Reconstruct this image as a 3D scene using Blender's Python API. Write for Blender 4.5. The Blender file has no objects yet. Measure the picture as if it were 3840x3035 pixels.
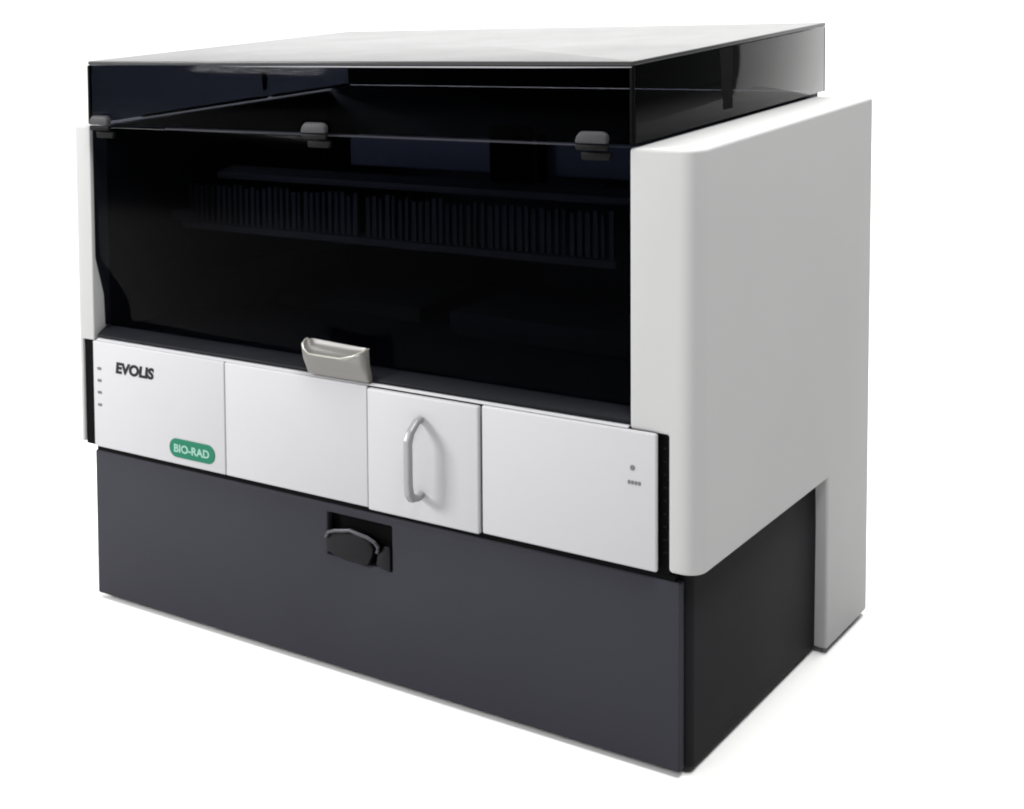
import bpy, bmesh, math, random
from mathutils import Vector, Matrix
random.seed(3)
SC = bpy.context.scene
COL = SC.collection

# ------------------------------------------------------------------ body shape
# the moulded cabinet is not a perfect box: its sides taper a few millimetres to
# the rear and its roof line rises slightly; every part follows the same taper
def taper(p):
    x, y, z = p
    xy, yz, xz, xyz = x*y, y*z, x*z, x*y*z
    return Vector((x - .0024*xy + .0184*yz - .0028*xz + .0206*xyz,
                   y - .0488*xy - .0524*yz - .0100*xz - .0579*xyz,
                   z + .0387*yz + .0344*xz + .0104*xyz))
GZ = -0.008
ROOT = Vector((0.5, 0.32, GZ))

# ------------------------------------------------------------------ materials
def new_mat(name):
    m = bpy.data.materials.new(name); m.use_nodes = True
    return m, m.node_tree.nodes, m.node_tree.links
def paint(name, col, rough=.45, spec=.5, var=.03, bump=.0, scale=60, metallic=0, coat=0, dirt=.0):
    m, N, L = new_mat(name); b = N['Principled BSDF']
    tc = N.new('ShaderNodeTexCoord')
    n = N.new('ShaderNodeTexNoise'); n.inputs['Scale'].default_value = 3.5; n.inputs['Detail'].default_value = 5
    L.new(tc.outputs['Object'], n.inputs['Vector'])
    r = N.new('ShaderNodeMapRange'); r.inputs['From Min'].default_value = .3; r.inputs['From Max'].default_value = .7
    r.inputs['To Min'].default_value = 1-var; r.inputs['To Max'].default_value = 1+var
    L.new(n.outputs['Fac'], r.inputs['Value'])
    mx = N.new('ShaderNodeVectorMath'); mx.operation = 'SCALE'; mx.inputs[0].default_value = col
    L.new(r.outputs['Result'], mx.inputs['Scale']); L.new(mx.outputs['Vector'], b.inputs['Base Color'])
    n2 = N.new('ShaderNodeTexNoise'); n2.inputs['Scale'].default_value = 9; n2.inputs['Detail'].default_value = 6
    L.new(tc.outputs['Object'], n2.inputs['Vector'])
    r2 = N.new('ShaderNodeMapRange'); r2.inputs['To Min'].default_value = rough-.05; r2.inputs['To Max'].default_value = rough+.05
    L.new(n2.outputs['Fac'], r2.inputs['Value']); L.new(r2.outputs['Result'], b.inputs['Roughness'])
    b.inputs['Specular IOR Level'].default_value = spec; b.inputs['Metallic'].default_value = metallic
    b.inputs['Coat Weight'].default_value = coat
    if bump:
        n3 = N.new('ShaderNodeTexNoise'); n3.inputs['Scale'].default_value = scale*20; n3.inputs['Detail'].default_value = 2
        L.new(tc.outputs['Object'], n3.inputs['Vector'])
        bp = N.new('ShaderNodeBump'); bp.inputs['Strength'].default_value = bump; bp.inputs['Distance'].default_value = .0005
        L.new(n3.outputs['Fac'], bp.inputs['Height']); L.new(bp.outputs['Normal'], b.inputs['Normal'])
    return m
def smoked(name, tint, ior=1.45, rough=.03, gain=1.0):
    m, N, L = new_mat(name); N.remove(N['Principled BSDF']); out = N['Material Output']
    tr = N.new('ShaderNodeBsdfTransparent'); tr.inputs['Color'].default_value = (*tint, 1)
    gl = N.new('ShaderNodeBsdfGlossy'); gl.inputs['Roughness'].default_value = rough
    gl.inputs['Color'].default_value = (gain, gain, gain, 1)
    tc = N.new('ShaderNodeTexCoord'); n = N.new('ShaderNodeTexNoise'); n.inputs['Scale'].default_value = 1.2
    L.new(tc.outputs['Object'], n.inputs['Vector'])
    bp = N.new('ShaderNodeBump'); bp.inputs['Strength'].default_value = .006; bp.inputs['Distance'].default_value = .01
    L.new(n.outputs['Fac'], bp.inputs['Height']); L.new(bp.outputs['Normal'], gl.inputs['Normal'])
    fr = N.new('ShaderNodeFresnel'); fr.inputs['IOR'].default_value = ior
    ge = N.new('ShaderNodeNewGeometry')
    sub = N.new('ShaderNodeMath'); sub.operation = 'SUBTRACT'; sub.inputs[0].default_value = 1
    L.new(ge.outputs['Backfacing'], sub.inputs[1])
    mu = N.new('ShaderNodeMath'); mu.operation = 'MULTIPLY'
    L.new(fr.outputs['Fac'], mu.inputs[0]); L.new(sub.outputs[0], mu.inputs[1])
    mx = N.new('ShaderNodeMixShader')
    L.new(mu.outputs[0], mx.inputs['Fac']); L.new(tr.outputs[0], mx.inputs[1]); L.new(gl.outputs[0], mx.inputs[2])
    L.new(mx.outputs[0], out.inputs['Surface'])
    return m

M_WHITE   = paint('white_enamel', (.300, .300, .312), .5, .2, .012, .05)
M_GRIP    = paint('shaded_white_grip', (.17, .17, .178), .32, .5, .012, .05)  # white plastic greyed, the grip's shaded side put into the colour
M_SHELL   = paint('warm_white_shell', (.300, .300, .300), .55, .05, .015, .06)
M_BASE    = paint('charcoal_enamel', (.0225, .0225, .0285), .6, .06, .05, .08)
M_BASE_SHADED= paint('charcoal_enamel_shaded', (.0095, .0094, .0105), .6, .03, .06, .08)  # same charcoal enamel, darkened to carry the side's shade
M_BLACK   = paint('matt_black', (.0012, .0012, .0015), .6, .03, .1)
M_LIDTOP  = paint('black_gloss_top', (.03, .03, .031), .24, .18, .03)
M_HOOD    = smoked('smoked_hood', (.25, .262, .30), 1.21, .05)
M_FRONT   = smoked('smoked_front', (.333, .342, .378), 1.05, .06)
M_SILL    = paint('graphite_sill', (.0052, .0055, .0075), .55, .07, .25)
M_CLIP    = paint('grey_clip', (.030, .030, .032), .5, .12, .05)
M_CLIPD   = paint('dark_clip', (.0045, .0045, .005), .5, .05, .05)
M_LITEDGE    = paint('lit_edge_grey', (.022, .022, .030), .5, .15, .2)
M_TAB     = paint('translucent_grey_tab', (.105, .101, .095), .3, .3, .12)
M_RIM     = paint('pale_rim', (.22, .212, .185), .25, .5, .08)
M_TABIN   = paint('tab_hollow', (.075, .074, .056), .35, .4, .15)
M_GREEN   = paint('green_badge', (.014, .105, .062), .5, .05, .04)
M_MINT    = paint('badge_lettering', (.17, .30, .25), .5, .1, .02)
M_INK     = paint('black_ink', (.016, .015, .019), .6, .05, .05)
M_MARK    = paint('grey_ink', (.10, .10, .105), .6, .05, .05)
M_GREYI   = paint('interior_grey', (.13, .132, .145), .5, .3, .12)
M_BLUEI   = paint('interior_blue_grey', (.26, .29, .37), .45, .4, .15)
M_INNER   = paint('interior_dark', (.055, .058, .070), .6, .2, .2)
M_LIGHTI  = paint('interior_light', (.12, .12, .13), .5, .3, .05)
M_HIGHLIGHT    = paint('painted_edge_highlight', (.22, .22, .235), .25, .6, .05)
M_PANELGAP= paint('gap_grey', (.13, .13, .135), .6, .2, .03)
M_RUBBER  = paint('foot_rubber', (.02, .02, .02), .8, .2, .1)
M_LATCH   = paint('latch_black', (.002, .002, .003), .45, .12, .1)
M_LATCHR  = paint('latch_grey', (.032, .032, .038), .4, .3, .1)
M_GROUND  = paint('white_sweep', (.62, .62, .62), .7, .15, .004)

# ------------------------------------------------------------------ mesh helpers
ALL = []
def bake(bm, name, mat, parent=None, bevel=0, seg=3, raw=False, smooth=35, angle=30):
    """link bm as ONE mesh object; bevel is baked, then the taper is applied"""
    bmesh.ops.recalc_face_normals(bm, faces=bm.faces)
    me = bpy.data.meshes.new(name); bm.to_mesh(me); bm.free()
    if bevel:
        t = bpy.data.objects.new('tmp', me); COL.objects.link(t)
        b = t.modifiers.new('b', 'BEVEL'); b.width = bevel; b.segments = seg; b.limit_method = 'ANGLE'
        b.angle_limit = math.radians(angle)
        dg = bpy.context.evaluated_depsgraph_get(); dg.update()
        me2 = bpy.data.meshes.new_from_object(t.evaluated_get(dg))
        bpy.data.objects.remove(t); bpy.data.meshes.remove(me); me = me2; me.name = name
    for v in me.vertices:
        v.co = (v.co if raw else taper(v.co)) - ROOT
    me.materials.clear(); me.materials.append(mat)
    me.polygons.foreach_set('use_smooth', [True]*len(me.polygons))
    me.set_sharp_from_angle(angle=math.radians(smooth)); me.update()
    o = bpy.data.objects.new(name, me); COL.objects.link(o)
    o.parent = parent if parent else root
    ALL.append(o); return o
def box(x0, x1, y0, y1, z0, z1, bm=None):
    bm = bm or bmesh.new()
    vs = [bm.verts.new((x, y, z)) for x in (x0, x1) for y in (y0, y1) for z in (z0, z1)]
    for f in ((0,1,3,2),(4,6,7,5),(0,4,5,1),(2,3,7,6),(0,2,6,4),(1,5,7,3)): bm.faces.new([vs[i] for i in f])
    return bm
def cells(xs, ys, zs, full):
    """solid made of grid cells, shared vertices, flat faces merged"""
    bm = bmesh.new(); V = {}
    def v(i, j, k):
        if (i,j,k) not in V: V[(i,j,k)] = bm.verts.new((xs[i], ys[j], zs[k]))
        return V[(i,j,k)]
    nx, ny, nz = len(xs)-1, len(ys)-1, len(zs)-1
    F = lambda i,j,k: 0<=i<nx and 0<=j<ny and 0<=k<nz and full(i,j,k)
    for i in range(nx):
        for j in range(ny):
            for k in range(nz):
                if not F(i,j,k): continue
                if not F(i-1,j,k): bm.faces.new([v(i,j,k),v(i,j,k+1),v(i,j+1,k+1),v(i,j+1,k)])
                if not F(i+1,j,k): bm.faces.new([v(i+1,j,k),v(i+1,j+1,k),v(i+1,j+1,k+1),v(i+1,j,k+1)])
                if not F(i,j-1,k): bm.faces.new([v(i,j,k),v(i+1,j,k),v(i+1,j,k+1),v(i,j,k+1)])
                if not F(i,j+1,k): bm.faces.new([v(i,j+1,k),v(i,j+1,k+1),v(i+1,j+1,k+1),v(i+1,j+1,k)])
                if not F(i,j,k-1): bm.faces.new([v(i,j,k),v(i,j+1,k),v(i+1,j+1,k),v(i+1,j,k)])
                if not F(i,j,k+1): bm.faces.new([v(i,j,k+1),v(i+1,j,k+1),v(i+1,j+1,k+1),v(i,j+1,k+1)])
    bmesh.ops.recalc_face_normals(bm, faces=bm.faces)
    bmesh.ops.dissolve_limit(bm, angle_limit=.01, verts=bm.verts, edges=bm.edges)
    return bm
def bevel_edges(bm, pred, width, seg):
    es = [e for e in bm.edges if pred(e.verts[0].co, e.verts[1].co)]
    bmesh.ops.bevel(bm, geom=es, offset=width, segments=seg, affect='EDGES', profile=.5, clamp_overlap=True)
def prism_x(prof, x0, x1, bm=None):
    """extrude a (y,z) outline along x"""
    bm = bm or bmesh.new()
    a = [bm.verts.new((x0, y, z)) for y, z in prof]; b = [bm.verts.new((x1, y, z)) for y, z in prof]
    bm.faces.new(a); bm.faces.new(b[::-1]); n = len(prof)
    for i in range(n): bm.faces.new([a[i], b[i], b[(i+1)%n], a[(i+1)%n]])
    return bm
def prism_y(prof, y0, y1, bm=None):
    bm = bm or bmesh.new()
    a = [bm.verts.new((x, y0, z)) for x, z in prof]; b = [bm.verts.new((x, y1, z)) for x, z in prof]
    bm.faces.new(a); bm.faces.new(b[::-1]); n = len(prof)
    for i in range(n): bm.faces.new([a[i], b[i], b[(i+1)%n], a[(i+1)%n]])
    return bm
def tube(pts, r, n=8, bm=None):
    bm = bm or bmesh.new(); rings = []; pts = [Vector(p) for p in pts]
    for i, p in enumerate(pts):
        d = (pts[min(i+1, len(pts)-1)] - pts[max(i-1, 0)]).normalized()
        u = d.cross(Vector((.13, .2, 1))).normalized(); w = d.cross(u)
        rings.append([bm.verts.new(p + r*(math.cos(t)*u + math.sin(t)*w)) for t in [2*math.pi*k/n for k in range(n)]])
    for a, b in zip(rings, rings[1:]):
        for k in range(n): bm.faces.new([a[k], a[(k+1)%n], b[(k+1)%n], b[k]])
    bm.faces.new(rings[0]); bm.faces.new(rings[-1][::-1]); return bm
def rrect(cx, cz, w, h, r, n=8):
    pts = []
    for sx, sz, a0 in ((1,1,0),(-1,1,90),(-1,-1,180),(1,-1,270)):
        for k in range(n+1):
            a = math.radians(a0 + 90*k/n)
            pts.append((cx + sx*(w/2-r) + r*math.cos(a), cz + sz*(h/2-r) + r*math.sin(a)))
    return pts
def lettering(s, x0, x1, z0, z1, y, name, mat, parent, fat=0.0, shear=0.0):
    cu = bpy.data.curves.new('t', 'FONT'); cu.body = s; cu.size = 1; cu.offset = fat; cu.shear = shear
    cu.extrude = .01; cu.resolution_u = 4
    t = bpy.data.objects.new('t', cu); COL.objects.link(t)
    dg = bpy.context.evaluated_depsgraph_get(); dg.update()
    me = bpy.data.meshes.new_from_object(t.evaluated_get(dg)); bpy.data.objects.remove(t)
    bm = bmesh.new(); bm.from_mesh(me)
    X = [v.co.x for v in bm.verts]; Y = [v.co.y for v in bm.verts]
    ax, bx, ay, by = min(X), max(X), min(Y), max(Y)
    for v in bm.verts:
        u, w, e = (v.co.x-ax)/(bx-ax), (v.co.y-ay)/(by-ay), v.co.z
        v.co = (x0+u*(x1-x0), y - .0004*(1 if e > 0 else 0), z0+w*(z1-z0))
    return bake(bm, name, mat, parent)

# ------------------------------------------------------------------ the analyser
root = bpy.data.objects.new('laboratory_analyzer', None); COL.objects.link(root); root.location = ROOT
root['label'] = 'large white and charcoal benchtop laboratory analyser with smoked black hood, standing on a white surface'
root['category'] = 'laboratory analyser'

# --- charcoal base: body, front panel with a latch opening
bm = box(.004, 1.0, .0165, .628, .0015, .238)
bevel_edges(bm, lambda a, b: abs(a.x-1) < 1e-5 and abs(b.x-1) < 1e-5 and abs(a.y-.0165) < 1e-5 and abs(b.y-.0165) < 1e-5, .010, 5)
base = bake(bm, 'base_cabinet', M_BASE_SHADED, bevel=.0015, seg=2)
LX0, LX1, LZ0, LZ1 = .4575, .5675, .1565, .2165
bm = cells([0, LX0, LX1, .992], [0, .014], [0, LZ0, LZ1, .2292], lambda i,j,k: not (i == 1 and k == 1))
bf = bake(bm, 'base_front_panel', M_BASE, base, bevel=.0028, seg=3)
latch = bake(box(LX0-.006, LX1+.006, .0142, .0158, LZ0-.006, LZ1+.006), 'latch', M_BLACK)
pad = [(.4595,.1640),(.4590,.1800),(.4640,.1880),(.4740,.1935),(.4900,.1965),(.5060,.1975),(.5200,.1950),(.5330,.1900),(.5400,.1830),
       (.5380,.1720),(.5310,.1580),(.5250,.1545),(.5080,.1575),(.4960,.1560),(.4780,.1590)]
bake(prism_y(pad, -.006, .0138), 'latch_lever', M_LATCH, latch, bevel=.002, seg=3, angle=50)
arc = [(.4600,-.007,.1835),(.4660,-.009,.1925),(.4790,-.011,.1975),(.4940,-.012,.2005),(.5050,-.012,.2030),(.5180,-.012,.2010),(.5340,-.011,.1985),(.5460,-.010,.1935),(.5500,-.008,.1870),(.5475,-.005,.1815),(.5440,-.002,.1770)]
bake(tube(arc, .0024, 10), 'latch_rim', M_LATCHR, latch)
bake(prism_y([(.5430,.1600),(.5450,.1740),(.5510,.1790),(.5560,.1880),(.5660,.1890),(.5665,.1540),(.5520,.1560)], -.003, .0138), 'latch_catch', M_LATCH, latch, bevel=.0015, seg=2, angle=50)

# --- side shells (upper block, lower skirt, rear leg in one moulding)
def shell(x_out, x_mid, x_in, rad):
    s = 1 if x_out > x_in else -1
    xs = [x_in, x_mid, x_out] if s > 0 else [x_out, x_mid, x_in]
    out = 1 if s > 0 else 0
    ys = [-.005, .4587, .640]; zs = [0, .241, .404, .736]
    def full(i, j, k):
        if k == 2: return True
        if k == 1: return i == out
        return i == out and j == 1
    bm = cells(xs, ys, zs, full)
    on = lambda p: abs(p.x-x_out) < 1e-5 and abs(p.y+.005) < 1e-5
    bevel_edges(bm, lambda a, b: on(a) and on(b), rad, 8)
    return bm
r_shell = bake(shell(1.019, .979, .928, .026), 'side_panel', M_SHELL, bevel=.0045, seg=4, smooth=50)
l_shell = bake(shell(-.029, -.0165, .0085, .010), 'side_panel', M_SHELL, bevel=.003, seg=4, smooth=50)

# --- black inner chassis seen in the gaps beside the drawer fronts
ch = bake(box(-.0160, .9785, -.0012, .612, .2378, .4035), 'chassis', M_BLACK)
bake(box(.0045, .9850, .0012, .0150, .2298, .2374), 'painted_shade_strip', M_BLACK, ch)  # black strip added as the shade under the drawer overhang
bm = bmesh.new()
for k in range(9):
    z = .262 + k*.0155
    box(.9710, .9755, -.0019, -.0014, z, z+.0020, bm)
bake(bm, 'vent_grille', M_CLIPD, ch)

bake(box(.0125, .9270, .6125, .6640, .2420, .7402), 'rear_panel', M_INNER)
# --- drawer fronts
PY = -.011
def drawer(x0, x1, y, z0, z1, r=.0035, corner=None):
    bm = box(x0, x1, y, -.0040, z0, z1)
    if corner: 
        bevel_edges(bm, lambda a, b: abs(a.x-corner) < 1e-5 and abs(b.x-corner) < 1e-5 and abs(a.y-b.y) > .01, .008, 5)
    return bm
d1 = bake(drawer(.0106, .2800, PY, .2400, .4055, corner=.0106), 'front_panel', M_WHITE, bevel=.0022, seg=3)
d2 = bake(drawer(.2809, .5370, PY, .2400, .4055), 'front_panel', M_WHITE, bevel=.0022, seg=3)
d3 = bake(drawer(.5385, .7160, PY-.003, .2385, .4035), 'access_door', M_WHITE, bevel=.0028, seg=3)
d4 = bake(drawer(.7192, .9660, PY, .2400, .4050, corner=.966), 'front_panel', M_WHITE, bevel=.0028, seg=3)
bake(box(.03, .95, -.0035, -.0018, .246, .399), 'panel_backing', M_PANELGAP)
# angled cap over the drawer fronts
bake(prism_x([(-.0085,.4056),(.010,.4056),(.010,.4085),(-.0045,.4085)], .015, .927), 'top_ledge', M_WHITE, bevel=.0012, seg=2)

# grip on the access door: a bail standing proud, slanted arms top and bottom
FY = PY-.003
gx0, gx1 = .6220, .6315
prof = [(FY+.001,.3785),(FY-.012,.3775),(FY-.030,.3660),(FY-.0375,.3540),(FY-.0380,.3000),(FY-.0360,.2820),(FY-.0270,.2715),(FY-.010,.2690),(FY+.001,.2705),
        (FY+.001,.2790),(FY-.011,.2775),(FY-.0225,.2820),(FY-.0262,.2940),(FY-.0268,.3490),(FY-.0215,.3600),(FY-.009,.3695),(FY+.001,.3715)]
bake(prism_x(prof, gx0, gx1), 'handle', M_GRIP, d3, bevel=.0022, seg=3, angle=25, smooth=40)

# lettering and badge
lettering('EVOLIS', .0600, .1405, .3605, .3785, PY-.0002, 'lettering', M_INK, d1, fat=.05, shear=.12)
bake(prism_y(rrect(.2150, .2650, .0900, .0280, .0138), PY-.0012, PY+.0005), 'badge', M_GREEN, None, bevel=.0004, seg=1)
badge = ALL[-1]
lettering('BIO-RAD',   .1800, .2500, .2588, .2712, PY-.0014, 'badge_lettering', M_MINT, badge, fat=.03)
for z in (.3633, .3447, .3260, .3066):
    bake(prism_y(rrect(.0245, z, .0085, .0042, .0016, 3), PY-.0006, PY+.0005), 'indicator_mark', M_MARK, d1)
bake(prism_y(rrect(.9345, .3605, .0062, .0062, .0030, 5), PY-.0008, PY+.0005), 'indicator_light', M_MARK, d4)
bm = bmesh.new()
for k in range(4): prism_y(rrect(.9300+.0046*k, .3428, .0036, .0046, .0012, 3), PY-.0006, PY+.0005, bm)
bake(bm, 'indicator_caption', M_MARK, d4)

# --- sill between drawers and window
bake(prism_x([(-.0040,.4096),(.0215,.4096),(.0215,.4242),(.0172,.4242),(.0020,.4172),(-.0040,.4135)], .0135, .9275), 'sill', M_SILL, bevel=.0015, seg=3)

# --- smoked front window: upright above, stepped back below
W = [(0,.7350),(0,.5330),(.0165,.4735),(.0184,.4252)]
prof = W + [(y+.004, z) for y, z in W[::-1]]
win = bake(prism_x(prof, .0092, .9270), 'front_window', M_FRONT, bevel=.0008, seg=2, angle=60)
# grey pull tab hooked over the window's lower edge
bm = bmesh.new()
def loft(rows, bm):
    R = [[bm.verts.new(p) for p in r] for r in rows]
    n = len(rows[0])
    for a, b in zip(R, R[1:]):
        for k in range(n): bm.faces.new([a[k], a[(k+1)%n], b[(k+1)%n], b[k]])
    return R
def ring(x0, x1, y0, y1, z, rr=.012, n=5):
    return [(x, y, z) for x, y in rrect((x0+x1)/2, (y0+y1)/2, x1-x0, y1-y0, min(rr, (y1-y0)/2.01), n)]
def rim(x, y, sink=0.0):
    u = min(max((x-.430)/(.540-.430), 0), 1); v = min(max((y+.024)/.022, 0), 1)
    zfr = .4385 + .0135*max(0, (.16-u)/.16)**1.6 + .0165*max(0, (u-.62)/.38)**1.7
    zbk = .4580 - .004*u
    return zfr + (zbk-zfr)*v**.8 - sink
def outline(x0, x1, y0, y1, rr, zf):
    base_ = rrect((x0+x1)/2, (y0+y1)/2, x1-x0, y1-y0, min(rr, (y1-y0)/2.01), 6)
    q = []
    for k in range(len(base_)):
        a, b = base_[k], base_[(k+1) % len(base_)]
        n = 14 if k in (6, 20) else 1
        q += [(a[0]+(b[0]-a[0])*i/n, a[1]+(b[1]-a[1])*i/n) for i in range(n)]
    return [(x, y, zf(x, y)) for x, y in q]
flat = lambda z: (lambda x, y: z)
rows = [outline(.4365, .5410, -.0125, -.002, .002, flat(.4105)), outline(.4345, .5412, -.0160, -.002, .004, flat(.4200)), outline(.4310, .5402, -.0215, -.002, .008, flat(.4330)),
        outline(.4295, .5392, -.0238, -.002, .009, lambda x, y: rim(x, y, .0012)), outline(.4310, .5378, -.0225, -.003, .0085, rim),
        outline(.4335, .5355, -.0202, -.0038, .0075, lambda x, y: rim(x, y, .0016)), outline(.4400, .5290, -.0165, -.0060, .005, lambda x, y: rim(x, y, .0055))]
R = loft(rows, bm); bm.faces.new(R[0]); bm.faces.new(R[-1][::-1])
tab = bake(bm, 'window_tab', M_TAB, win, smooth=60)
bake(box(.450, .510, -.0025, .0190, .4200, .4360), 'tab_stem', M_TABIN, tab, bevel=.002, seg=2)
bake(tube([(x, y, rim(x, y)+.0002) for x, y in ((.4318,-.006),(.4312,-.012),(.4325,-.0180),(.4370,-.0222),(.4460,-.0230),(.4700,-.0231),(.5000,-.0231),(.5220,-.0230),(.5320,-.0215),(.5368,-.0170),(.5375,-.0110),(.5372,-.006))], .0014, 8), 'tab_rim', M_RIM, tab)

# --- hood
X0, X1, Y0, Y1, Z0, Z1 = .012, .937, -.012, .669, .741, .837
T = .005
bm = box(X0, X1, Y0, Y1, Z1-.0055, Z1)
bevel_edges(bm, lambda a, b: abs(a.x-b.x) < 1e-5 and abs(a.y-b.y) < 1e-5 and a.y < .1, .006, 4)
hood = bake(bm, 'hood', M_LIDTOP, bevel=.0016, seg=4)
bake(box(X0+.0065, X1-.0065, Y0, Y0+T, Z0, Z1-.006), 'hood_front', M_FRONT, hood, bevel=.0006, seg=2)
bake(box(X0, X0+T, Y0+.0065, Y1-.006, Z0, Z1-.006), 'hood_side', M_HOOD, hood, bevel=.0006, seg=2)
bake(box(X1-T, X1, Y0+.0065, Y1-.006, Z0, Z1-.006), 'hood_side', M_HOOD, hood, bevel=.0006, seg=2)
bake(box(X0+.002, X1-.0002, Y1-.0055, Y1-.001, Z0, Z1-.006), 'hood_rear', M_LIDTOP, hood)
# corner posts that join front and sides
bake(box(X0, X0+.006, Y0, Y0+.006, Z0, Z1-.006), 'hood_corner', M_BLACK, hood, bevel=.0022, seg=3)
bake(box(X1-.006, X1, Y0, Y0+.006, Z0, Z1-.006), 'hood_corner', M_BLACK, hood, bevel=.0022, seg=3)
# slanted black band on each side
def band(x0, x1, a, b, c, d):
    return prism_x([(a, Z1-.0065), (b, Z1-.0065), (d, Z0+.012), (c, Z0+.012)], x0, x1)
bake(band(X1-.0008, X1+.0006, .252, .300, .268, .300), 'side_band', M_BLACK, hood)
bake(band(X0-.0006, X0+.0008, .405, .425, .415, .425), 'side_band', M_BLACK, hood)
# pale tapered strip painted in as the highlight under the roof's front edge
bake(prism_y([(.27,Z1-.0070),(.45,Z1-.0063),(.9345,Z1-.0063),(.9345,Z1-.0072),(.80,Z1-.0081),(.45,Z1-.0079)], Y0-.0008, Y0+.0010), 'edge_highlight', M_HIGHLIGHT, hood)
# inner lower runner of the hood's left side, with a gap at the band
bm = box(X0+.0055, X0+.0125, .10, .412, Z0-.001, Z0+.0035); box(X0+.0055, X0+.0125, .430, .655, Z0-.001, Z0+.0035, bm)
bake(bm, 'hood_runner', M_LIGHTI, hood)

# --- hinges along the joint
bake(tube([(.168,-.004,.7375),(.40,-.004,.7378),(.875,-.004,.7380)], .0017, 8), 'lit_edge_strip', M_LITEDGE)  # grey tube standing in for light along the window's top edge
for x0, x1 in ((.0225, .0640), (.4350, .4790), (.8610, .9060)):
    h = bake(prism_y([(x0,.7415),(x0+.003,.7500),(x0+.008,.7555),(x1-.006,.7555),(x1,.7510),(x1,.7415)], -.0225, -.0125), 'hinge', M_CLIP, bevel=.003, seg=4)
    bake(prism_y([(x0,.7400),(x1,.7400),(x1-.001,.7330),(x0+.001,.7330)], -.0200, -.0125), 'hinge_knuckle', M_CLIPD, h, bevel=.0015, seg=2)
    bake(prism_y([(x0+.002,.7300),(x1-.001,.7300),(x1-.004,.7200),(x0+.003,.7200)], -.0080, -.0005), 'hinge_plate', M_CLIPD, h, bevel=.0020, seg=3)

# --- interior seen dimly through the smoked window
inn = bake(cells([.0095, .0120, .9250, .9270], [.0300, .6050, .6070], [.4122, .4150, .7340], lambda i,j,k: i != 1 or j == 1 or k == 0), 'interior_housing', M_INNER)
bake(box(.03, .92, .600, .604, .672, .7325), 'rear_duct', M_INNER, inn, bevel=.001, seg=1)
tr = bake(prism_x([(.150,.5600),(.174,.5600),(.174,.5720),(.150,.5700)], .055, .835), 'strip_rack', M_GREYI, bevel=.001, seg=2)
bm = bmesh.new(); x = .066
k = 0
while x < .83:
    w = .0040 + random.random()*.0036; h = .0560 + random.random()*.0070
    if k != 29: box(x, x+w, .158, .164, .5705, .5705+h, bm)
    x += .0118; k += 1
bake(bm, 'comb_teeth', M_GREYI, tr)
bake(prism_x([(.165,.6400),(.205,.6400),(.205,.6560),(.165,.6500)], .120, .905), 'guide_rail', M_GREYI, bevel=.002, seg=2)
ga = bake(box(.34, .900, .230, .260, .6620, .7060), 'gantry_beam', M_BLUEI, bevel=.003, seg=3)
bake(box(.610, .668, .200, .2285, .645, .730), 'carriage', M_BLACK, ga, bevel=.003, seg=2)
bake(box(.680, .690, .215, .2285, .655, .720), 'carriage_arm', M_BLACK, ga, bevel=.001, seg=2)
bm = box(.02, .10, .20, .55, .4160, .470); box(.13, .42, .30, .50, .4160, .440, bm); box(.50, .86, .26, .50, .4160, .452, bm)
bake(bm, 'deck_block', M_INNER, bevel=.004, seg=2)
# light catching tabs at the left of the deck
bake(box(.050, .085, .130, .150, .575, .590), 'deck_bracket', M_GREYI, bevel=.003, seg=2)

# --- feet
for x, y in ((.05, .08), (.94, .06), (.05, .58), (.94, .58)):
    bm = bmesh.new(); bmesh.ops.create_cone(bm, cap_ends=True, segments=24, radius1=.020, radius2=.022, depth=.0095, matrix=Matrix.Translation((x, y, -.00325)))
    bake(bm, 'foot', M_RUBBER)

# ------------------------------------------------------------------ the white surface
def structure(bm, name, mat):
    me = bpy.data.meshes.new(name); bm.to_mesh(me); bm.free(); me.materials.append(mat)
    me.polygons.foreach_set('use_smooth', [True]*len(me.polygons))
    o = bpy.data.objects.new(name, me); COL.objects.link(o); o['kind'] = 'structure'; return o
bm = bmesh.new()
EDGE = 2.50
prof = [(-6.0, GZ), (3.1, GZ)] + [(3.1+.22*math.sin(a), GZ+.22-.22*math.cos(a)) for a in [math.pi/2*k/16 for k in range(1, 17)]] + [(3.32, 4.2)]
A = [bm.verts.new((-7.5, y, z)) for y, z in prof]; B = [bm.verts.new((EDGE, y, z)) for y, z in prof]
for i in range(len(prof)-1): bm.faces.new([A[i], B[i], B[i+1], A[i+1]])
v = [bm.verts.new(p) for p in ((EDGE, -6, GZ), (9, -6, GZ), (9, 12, GZ), (EDGE, 12, GZ), )]
bm.faces.new(v)
g = structure(bm, 'ground', M_GROUND)

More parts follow.
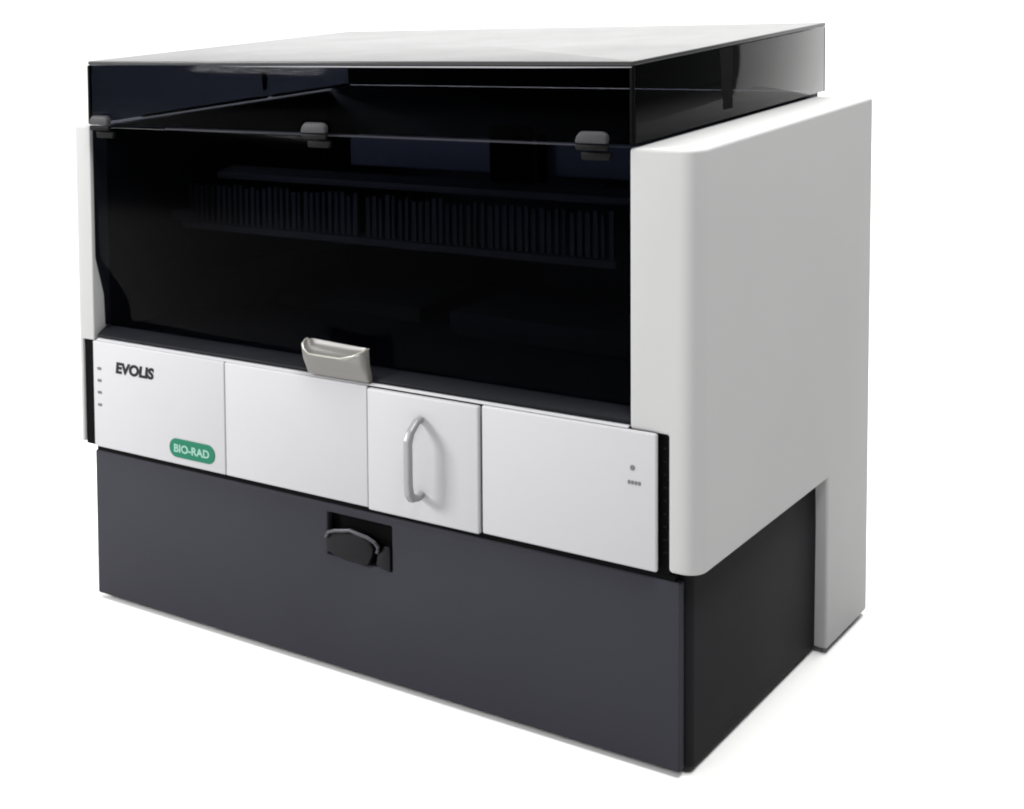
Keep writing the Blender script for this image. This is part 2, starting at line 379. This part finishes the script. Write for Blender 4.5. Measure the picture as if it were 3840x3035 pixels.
# ------------------------------------------------------------------ light
def area(name, loc, target, size, power, color=(1,1,1), spread=180):
    l = bpy.data.lights.new(name, 'AREA'); l.shape = 'RECTANGLE'; l.size, l.size_y = size; l.energy = power; l.color = color
    l.spread = math.radians(spread)
    o = bpy.data.objects.new(name, l); COL.objects.link(o); o.location = loc
    o.rotation_euler = (Vector(target)-Vector(loc)).to_track_quat('-Z', 'Y').to_euler(); return o
area('overhead_softbox', (.65, .5, 4.6), (.65, .5, 0), (4.0, 3.2), 585, (1, .995, .98))
area('key_softbox', (-2.5, -2.6, 1.85), (.5, .1, .5), (1.2, 1.2), 288, (1, .99, .985))
area('right_fill', (2.3, -1.3, 3.9), (1.3, .2, 0), (.9, .9), 105)  # added fill, lifts the right panel and the ground beside it
area('backdrop_fill', (-3.6, 1.3, 3.3), (-3.8, 3.0, .5), (4.2, .8), 110)  # added light that keeps the backdrop and far left ground white

w = bpy.data.worlds.new('World'); SC.world = w; w.use_nodes = True
w.node_tree.nodes['Background'].inputs['Color'].default_value = (.93, .96, 1, 1)
w.node_tree.nodes['Background'].inputs['Strength'].default_value = .17

# ------------------------------------------------------------------ camera
cam = bpy.data.cameras.new('Camera'); co = bpy.data.objects.new('Camera', cam); COL.objects.link(co); SC.camera = co
yaw, pit, rol = .6127, .0782, -.0068
f = Vector((-math.sin(yaw)*math.cos(pit), math.cos(yaw)*math.cos(pit), -math.sin(pit)))
r = Vector((math.cos(yaw), math.sin(yaw), 0)); u = r.cross(f)
c, s = math.cos(rol), math.sin(rol)
R_, U_ = c*r + s*u, -s*r + c*u
m = Matrix((R_, U_, -f)).transposed().to_4x4(); m.translation = Vector((1.7698, -1.6947, .9744))
co.matrix_world = m
cam.sensor_width = 36; cam.lens = 3317.91/2161*36
cam.shift_x = (1080.5-835.356)/2161; cam.shift_y = -(854-194.126)/2161
cam.clip_start = .05; cam.clip_end = 200

SC.render.engine = 'CYCLES'
SC.cycles.max_bounces = 8; SC.cycles.transparent_max_bounces = 16; SC.cycles.caustics_reflective = False
SC.cycles.filter_width = 2.0
SC.view_settings.view_transform = 'Standard'; SC.view_settings.look = 'None'
SC.view_settings.exposure = 0; SC.view_settings.gamma = 1; SC.view_settings.use_curve_mapping = False
